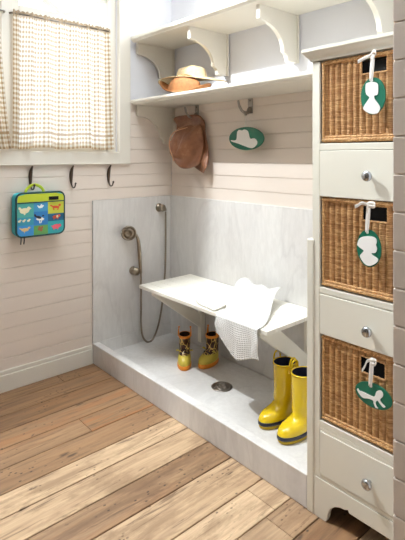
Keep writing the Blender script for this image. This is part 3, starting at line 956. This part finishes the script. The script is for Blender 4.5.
# ------------------------------------------------------------------ hand shower
t = thing('hand_shower', 'brushed metal hand shower with a round head on the marble', 'shower', (.016, -.33, .56))
hb = axis((.055, -.085, .275), (.80, -.55, -.18)) @ Matrix.Scale(1.22, 4)
bm = lathe(BM(), [(0, -.030), (.012, -.029), (.022, -.022), (.034, -.012), (.036, -.004), (.040, .002), (.042, .014), (.040, .020), (.035, .0205), (.034, .016), (.026, .0165), (.025, .0195), (.014, .0195), (.013, .0165), (0, .018)], hb, 32)
obj('shower_head', bm, M_NICKEL, t, True)
nz = BM()
for rr, cnt in ((.030, 14), (.019, 9), (.007, 4)):
    for k in range(cnt):
        bmesh.ops.create_uvsphere(nz, u_segments=6, v_segments=4, radius=.0022, matrix=hb @ Matrix.Translation((rr*math.cos(2*PI*k/cnt), rr*math.sin(2*PI*k/cnt), .0185)))
obj('nozzles', nz, M_IRON, t, True)
pts = catmull([(.040, -.078, .272), (.043, -.040, .262), (.044, -.012, .235), (.044, .002, .18), (.044, .010, .09), (.044, .018, -.02)], 6)
n_ = len(pts)
obj('handle', tube(BM(), pts, [.012 if k < n_*.35 else .0095+.004*math.sin(PI*(k/n_-.35)/.65) for k in range(n_)], 12), M_NICKEL, t, True)
bm = BM(); lathe(bm, [(0, 0), (.028, 0), (.029, .004), (.022, .012), (.019, .034), (.021, .038), (.026, .042), (.026, .052), (.018, .056), (0, .057)], axis((.0005, -.020, .0), (1, 0, 0)), 28)
for k in range(4):
    a = k*PI/2+.5
    tube(bm, [(.046, -.020+.015*math.cos(a), .015*math.sin(a)), (.046, -.020+.030*math.cos(a), .030*math.sin(a))], .0055, 8)
obj('wall_bracket', bm, M_NICKEL, t, True)
bm = BM(); tube(bm, [(.040, -.018, 0), (.044, .018, .004)], .009, 10); obj('holder_arm', bm, M_NICKEL, t, True)
# outlet and hose
bm = BM(); lathe(bm, [(0, 0), (.030, 0), (.031, .004), (.025, .010), (.016, .018), (.015, .034), (.024, .037), (.026, .048), (.022, .053), (0, .055)], axis((.0005, .205, .418), (1, 0, 0)), 28)
obj('outlet_knob', bm, M_NICKEL, t, True)
bm = BM(); tube(bm, catmull([(.030, .212, .420), (.034, .232, .416), (.036, .238, .395)], 5), .009, 10); obj('elbow', bm, M_NICKEL, t, True)
hp = catmull([(.044, .018, -.02), (.044, .020, -.06), (.043, .022, -.22), (.042, .022, -.36), (.042, .034, -.455), (.042, .072, -.506), (.042, .120, -.500), (.040, .168, -.42), (.038, .205, -.27), (.036, .232, -.05), (.036, .238, .16), (.036, .238, .39)], 26)
hb_ = BM(); nh = len(hp)
tube(hb_, hp, [.0062 + (.0009 if k % 2 else 0) for k in range(nh)], 10)
obj('hose', hb_, M_NICKEL, t, True, label='ribbed metal hose looping down to the tray')

# ------------------------------------------------------------------ lunch bag
LB = thing('lunch_bag', 'teal and lime lunch bag printed with small animals, hung on a wall hook', 'bag', (.012, -1.030, .887))
def rrect(w_, h_, r, n=6):
    P = []
    for cx, cy, a0 in ((w_/2-r, h_/2-r, 0), (-w_/2+r, h_/2-r, PI/2), (-w_/2+r, -h_/2+r, PI), (w_/2-r, -h_/2+r, 3*PI/2)):
        for k in range(n+1):
            a = a0+k/n*PI/2; P.append((cx+r*math.cos(a), cy+r*math.sin(a)))
    return P
W_, H_ = .288, .250
M_TEAL = mat('teal_fabric', G(44, 172, 184), .7); M_LIME = mat('lime_fabric', G(190, 204, 50), .7)
M_NAVYF = mat('dark_piping', G(22, 62, 66), .5)
def ring_at(x, k): return [(x, a, b+H_/2) for a, b in rrect(W_+2*k, H_+2*k, .034+k)]
bm = BM(); loft(bm, [ring_at(.0, -.008), ring_at(.006, -.001), ring_at(.03, .002), ring_at(.062, .002), ring_at(.078, 0), ring_at(.083, -.006)], True, True)
obj('bag_body', bm, M_TEAL, LB, True)
pt = [Vector((.080, a, b+H_/2)) for a, b in rrect(W_-.001, H_-.001, .034)]
obj('piping', tube(BM(), pt, .0055, 8, True), M_NAVYF, LB, True)
# printed front: a rounded face cut into coloured cells
def facepoly(name, y0, y1, z0, z1, m, parent, x=.0835, th=.0012):
    """cell clipped to the rounded front"""
    bm = BM()
    P = []
    rr = .028; w2, h2 = W_/2-.006, H_/2-.006
    def clip(y, z):
        zz = z-H_/2
        cy, cz = w2-rr, h2-rr
        if abs(y) > cy and abs(zz) > cz:
            v = Vector((abs(y)-cy, abs(zz)-cz))
            if v.length > rr: v = v.normalized()*rr
            return (math.copysign(cy+v.x, y), math.copysign(cz+v.y, zz)+H_/2)
        return (y, z)
    n = 6
    E = [(y0+(y1-y0)*k/n, z0) for k in range(n)] + [(y1, z0+(z1-z0)*k/n) for k in range(n)] + [(y1-(y1-y0)*k/n, z1) for k in range(n)] + [(y0, z1-(z1-z0)*k/n) for k in range(n)]
    E = [clip(*e) for e in E]
    prism(bm, E, lambda a, b, q: (q, a, b), (x, x+th))
    return obj(name, bm, m, parent)
def mc(*c): return mat('print_%d_%d_%d' % c, G(*c), .6)
yl, yr = -W_/2+.006, W_/2-.006
facepoly('top_flap', yl, yr, .198, H_-.006, M_LIME, LB)
bm = BM(); tube(bm, [(.0855, yl, .195), (.0855, yr, .195)], .0032, 8); obj('zipper', bm, M_NAVYF, LB)
bm = BM(); box(bm, .0848, .0865, .045, .105, .204, .224); obj('badge', bm, M_LINER, LB)
cells = [[(78, 168, 158), (64, 150, 196), (196, 200, 64)], [(52, 150, 176), (44, 124, 190), (22, 92, 128)], [(58, 146, 210), (96, 160, 84), (44, 162, 168)]]
ys = [yl, -.045, .040, yr]; zs = [.192, .122, .070, .006]
zc = [[.192, .112, .066, .006], [.192, .140, .060, .006], [.192, .122, .078, .006]]
animals = []
panel = None
for c in range(3):
    for r in range(3):
        o = facepoly('picture_panel', ys[c]+(0), ys[c+1], zc[c][r+1], zc[c][r], mc(*cells[r][c]), LB)
def blob(name, y, z, parts, m, x=.0846):
    """small printed animal built of overlapping raised shapes"""
    bm = BM()
    for k, (dy, dz, a, b, rot) in enumerate(parts):
        prism(bm, [(p+y+dy, q+z+dz) for p, q in ellipse(a, b, rot, 14)], lambda a_, b_, q: (q, a_, b_), (x+.0001*k, x+.0006+.0001*k))
    obj(name, bm, m, LB)
cream = mc(236, 224, 186); white = mc(244, 244, 238); red = mc(216, 84, 50); blk = mc(34, 34, 48); pink = mc(226, 92, 110); brn = mc(150, 96, 60); tan = mc(214, 184, 130)
hen = [(0, 0, .028, .016, .1), (.024, .013, .010, .010, 0), (-.026, .013, .011, .007, -.8), (.034, .012, .005, .003, 0), (0, -.017, .005, .007, 0)]
blob('printed_animal', -.098, .150, hen, cream)
blob('printed_animal', -.004, .166, [(0, 0, .015, .007, .1), (.013, .006, .006, .005, 0), (-.014, .005, .008, .004, -.6), (.002, .009, .009, .004, 1.1)], white)
blob('printed_animal', .088, .160, [(0, 0, .024, .008, -.1), (.024, .010, .008, .007, 0), (-.026, .008, .011, .004, -.5), (-.013, -.011, .004, .009, .3), (.014, -.011, .004, .009, -.3)], red)
for dy in (-.128, -.103, -.076): blob('printed_animal', dy, .092, [(0, 0, .008, .006, 0), (.006, .006, .0045, .0045, 0), (.011, .006, .003, .0015, 0)], cream)
blob('printed_animal', -.010, .098, [(0, 0, .021, .010, 0), (.016, -.004, .011, .007, .2), (0, -.019, .003, .010, .2), (.009, -.018, .003, .009, -.2)], white)
blob('printed_animal', -.012, .104, [(-.004, .003, .018, .008, -.35), (-.024, .014, .006, .010, .6), (.022, .010, .007, .004, .2)], blk, .0854)
blob('printed_animal', .090, .102, [(0, 0, .022, .010, .05), (.018, .005, .009, .008, 0), (-.013, -.010, .004, .006, 0), (.010, -.010, .004, .006, 0)], red)
blob('printed_animal', .097, .103, [(0, 0, .006, .008, 0)], cream, .0856)
blob('printed_animal', -.096, .042, [(0, 0, .022, .010, -.05), (.024, .009, .008, .006, .3), (-.024, .007, .010, .004, -.6), (-.003, -.012, .003, .007, 0)], tan)
blob('printed_animal', -.002, .036, [(0, 0, .010, .014, .2), (.008, .012, .006, .006, 0), (-.012, .006, .006, .014, -.2)], brn)
blob('printed_animal', .090, .044, [(0, 0, .025, .014, .1), (.022, .004, .010, .010, 0), (-.014, -.014, .004, .006, 0), (.010, -.014, .004, .006, 0), (-.028, .004, .004, .003, 0)], pink)
pts = catmull([(.046, -.078, H_+.000), (.046, -.072, H_+.018), (.046, -.050, H_+.038), (.046, -.022, H_+.044), (.046, .006, H_+.034), (.046, .026, H_+.014), (.046, .030, H_-.002)], 6)
obj('carry_handle', tube(BM(), pts, .0085, 10, flat=.5), M_LIME, LB, True)
for dy in (-.118, -.100):
    bm = BM(); tube(bm, catmull([(.080, dy, .004), (.086, dy, -.010), (.084, dy-.002, -.040)], 4), .0035, 8); obj('zip_pull', bm, M_BLACK, LB, True)

# ------------------------------------------------------------------ hats
def hat(name, label, cat, loc, rot, m, rb, rc, hc, curl, sag=0, dent=0, scale=(1, 1, 1), crease=0, band=None, seed=0, noise=.0):
    """brimmed hat, crown up along local z; curl lifts the sides of the brim"""
    t = thing(name, label, cat, loc, rot)
    seg = 56
    prof = []
    for k in range(9):        # crown from the top centre outwards
        u = k/8; prof.append((rc*.80*u, hc-dent*(1-u*u), 'c'))
    prof += [(rc*.88, hc-.006, 'c'), (rc*.93, hc-.018, 'c'), (rc*.97, hc*.55, 'c'), (rc, hc*.25, 'c'), (rc*1.02, .010, 'c'), (rc*1.05, .002, 'c')]
    bm = BM(); rings = []
    def pos(r, z, a, brim):
        x, y = r*math.cos(a)*scale[0], r*math.sin(a)*scale[1]
        zz = z
        if not brim and crease:
            zz -= crease*math.exp(-(y/(rc*.22))**2)*(1 if z > hc*.6 else 0)*(1 if r < rc*.85 else 0)
        if brim:
            u = (r-rc)/(rb-rc)
            zz += curl*u*u*math.cos(a)**2 - sag*u*u*math.sin(a)**2
        n_ = noise*(math.sin(3*a+seed+z*30)+.6*math.sin(5*a+2*seed+r*40))
        return Vector((x*(1+n_*3), y*(1+n_*3), zz+n_*.6))
    for r, z, _ in prof:
        rings.append([bm.verts.new(pos(max(r, 1e-4), z, 2*PI*k/seg, False)) for k in range(seg)])
    nb = 7
    for j in range(1, nb+1):
        r = rc*1.05+(rb-rc*1.05)*j/nb
        rings.append([bm.verts.new(pos(r, .001, 2*PI*k/seg, True)) for k in range(seg)])
    for A, B in zip(rings, rings[1:]):
        for k in range(seg): bm.faces.new((A[k], A[(k+1) % seg], B[(k+1) % seg], B[k]))
    bm.faces.new(rings[0])
    o = obj('crown_and_brim', bm, m, t, True)
    s = o.modifiers.new('s', 'SOLIDIFY'); s.thickness = .0035; s.offset = 0
    if band:
        bm = BM()
        loft(bm, [[tuple(pos(rc*1.035, .012, 2*PI*k/seg, False)) for k in range(seg)], [tuple(pos(rc*1.01, .034, 2*PI*k/seg, False)) for k in range(seg)]], False, False)
        b_ = obj('hat_band', bm, band, t, True)
        s = b_.modifiers.new('s', 'SOLIDIFY'); s.thickness = .003; s.offset = 1
    return t
M_BAND = mat('cream_band', G(226, 206, 168), .7)
hat('straw_hat', 'pale wide-brimmed straw hat resting on top of the brown hat on the shelf', 'hat', (.455, -.185, 1.846), (.03, .06, .10), M_STRAW, .255, .112, .066, -.030, -.004, scale=(1.06, .60, 1), seed=2, noise=.004, dent=-.018)
hat('woven_hat', 'tan-brown woven hat under the straw hat on the lower shelf', 'hat', (.505, -.290, 1.746), (.03, .12, .15), M_BSTRAW, .190, .120, .070, .062, .004, scale=(1.08, .42, 1), seed=5, noise=.003, dent=-.040)
def hung():
    t = thing('leather_hat', 'crumpled brown leather hat hanging from the left hook on the back wall', 'hat', (.300, -.062, 1.60))
    ox, oz = .300, 1.60
    OUT = [(.150, 1.612), (.255, 1.632), (.375, 1.622), (.412, 1.52), (.445, 1.38), (.468, 1.28), (.435, 1.238), (.365, 1.248), (.27, 1.30), (.185, 1.38), (.150, 1.47), (.135, 1.55)]
    O = [(p.x, p.z) for p in catmull([(a, 0, b) for a, b in OUT], 5, True)]
    n = len(O); cx, cz = .30, 1.45
    bm = BM(); R = []
    for i in range(9):
        u = .25+.75*i/8; ring = []
        for j, (a, b) in enumerate(O):
            q = 2*PI*j/n
            y = .022 - .026*u*u*math.cos(2*q+.5) - .012*math.sin(5*q)*u**3 - (.035*u**3 if b > 1.57 else 0)*sm((b-1.57)/.05)
            ring.append(bm.verts.new((cx+(a-cx)*u-ox, min(.044, y), cz+(b-cz)*u-oz)))
        R.append(ring)
    for A, B in zip(R, R[1:]):
        for j in range(n): bm.faces.new((A[j], A[(j+1) % n], B[(j+1) % n], B[j]))
    o = obj('brim', bm, M_LEATH, t, True); m = o.modifiers.new('s', 'SOLIDIFY'); m.thickness = .005; m.offset = 0
    bm = BM(); R = []; n = 60
    for i in range(15):
        u = i/14
        rr = (1-u**3.4)**.55 if i < 14 else .05
        ring = []
        for j in range(n):
            q = 2*PI*j/n
            c_, s_ = math.cos(q), math.sin(q)
            k = (abs(c_)**3.2+abs(s_)**3.2)**(-1/3.2)
            f = 1 + .04*math.sin(3*q+u*4) + .03*math.sin(7*q+1+u*5) - .22*u*math.exp(-((q-1.1)/.20)**2) - .20*u*math.exp(-((q-4.2)/.22)**2) - .12*u*math.exp(-((q-2.6)/.15)**2)
            x = .318 + .100*rr*k*c_*f - .080*u + .02*s_*u
            z = 1.425 + .140*rr*k*s_*f - .042*u - .05*c_*u
            y = .008 - .105*u + .012*math.sin(3*q+2)*u - .022*math.exp(-((c_*rr+.3)/.12)**2)*u + .020*math.exp(-((c_*rr-.15)/.14)**2)*u
            ring.append(bm.verts.new((x-ox, y, z-oz)))
        R.append(ring)
    for A, B in zip(R, R[1:]):
        for j in range(n): bm.faces.new((A[j], A[(j+1) % n], B[(j+1) % n], B[j]))
    bm.faces.new(R[-1])
    o = obj('crown', bm, M_LEATH, t, True); m = o.modifiers.new('s', 'SOLIDIFY'); m.thickness = .005; m.offset = 0
    pts = catmull([(.000, -.03, -.055), (-.060, -.095, -.085), (-.078, -.124, -.140), (-.070, -.128, -.200), (-.050, -.108, -.285)], 8)
    obj('seam', tube(BM(), pts, .0032, 8), mat('pale_highlight', G(220, 172, 136), .5), t, True)  # pale tube stands in for the highlight along the crown's crease
hung()

M_WCLOTH = mat('white_cotton', G(240, 240, 242), .9)
def lump(label, loc, a, b, h, seed):
    t = thing('folded_cloth', label, 'cloth', loc)
    bm = BM(); n = 36; R = []
    for i in range(9):
        u = i/8; ring = []
        rr = math.cos(u*PI/2)**.55 if i < 8 else .03
        for j in range(n):
            q = 2*PI*j/n; f = 1+.06*math.sin(3*q+seed)+.04*math.sin(7*q+u*4)
            ring.append(bm.verts.new((a*rr*math.cos(q)*f, b*rr*math.sin(q)*f, h*math.sin(u*PI/2)*(1+.12*math.sin(q*2+seed)))))
        R.append(ring)
    for A, B in zip(R, R[1:]):
        for j in range(n): bm.faces.new((A[j], A[(j+1) % n], B[(j+1) % n], B[j]))
    bm.faces.new(R[-1]); bm.faces.new(R[0][::-1])
    obj('bundle', bm, M_WCLOTH, t, True)
lump('small white cloth bundle right beside the hats on the shelf', (.800, -.255, 1.7355), .055, .055, .040, 1)

# ------------------------------------------------------------------ light
W = bpy.data.worlds.new('sky'); S.world = W; W.use_nodes = True
bg = W.node_tree.nodes['Background']
bg.inputs[0].default_value = (.90, .96, 1.0, 1); bg.inputs[1].default_value = 2.7
def area(name, loc, tgt, sx, sy, power, col=(1, 1, 1)):
    l = bpy.data.lights.new(name, 'AREA'); l.shape = 'RECTANGLE'; l.size = sx; l.size_y = sy; l.energy = power; l.color = col
    o = bpy.data.objects.new(name, l); COL.objects.link(o); o.location = loc
    o.rotation_euler = (Vector(tgt)-Vector(loc)).to_track_quat('-Z', 'Y').to_euler()
    return o
l = bpy.data.lights.new('sun', 'SUN'); l.energy = 1.2; l.angle = math.radians(6); l.color = (.9, .96, 1)
o = bpy.data.objects.new('sun', l); COL.objects.link(o); o.location = (-2, -4, 5)
o.rotation_euler = Vector((.53, 1, -1.0)).to_track_quat('-Z', 'Y').to_euler()
area('ceiling_fill', (1.35, -.95, 2.985), (1.35, -.95, 0), 1.1, .5, 23, (.82, .93, 1))  # unseen fill lamp, added for soft ambient light from above
# ceiling spotlight, with unseen side plates added to cut off its light
t = thing('lamp_baffle', 'added white plates beside the ceiling lamp, cutting its light off the window side', 'light baffle', (.70, -1.45, 2.999))
bm = BM(); box(bm, -.207, -.197, -.40, .40, -.42, -.001); obj('baffle_side', bm, M_CEIL, t)
bm = BM(); box(bm, .30, .31, -.40, .40, -.12, -.001); obj('baffle_side', bm, M_CEIL, t)
l = bpy.data.lights.new('spotlight', 'POINT'); l.energy = 262; l.shadow_soft_size = .022; l.color = (.88, .95, 1)
o = bpy.data.objects.new('spotlight', l); COL.objects.link(o); o.location = (.52, -1.45, 2.93)

# ------------------------------------------------------------------ camera
c = bpy.data.cameras.new('camera'); c.sensor_fit = 'VERTICAL'; c.sensor_height = 24
c.lens = 471.9*24/540; c.shift_y = -(270-156.04)/540; c.clip_start = .02
o = bpy.data.objects.new('camera', c); COL.objects.link(o)
o.location = (2.7875, -2.1421, 1.35)
yaw = .721
o.rotation_euler = Vector((-math.cos(yaw), math.sin(yaw), 0)).to_track_quat('-Z', 'Y').to_euler()
S.camera = o
S.view_settings.view_transform = 'Standard'
S.view_settings.look = 'None'
S.view_settings.exposure = -0.08
S.view_settings.gamma = 1
S.view_settings.use_curve_mapping = False
S.cycles.max_bounces = 10
S.cycles.transparent_max_bounces = 16
S.cycles.use_denoising = True
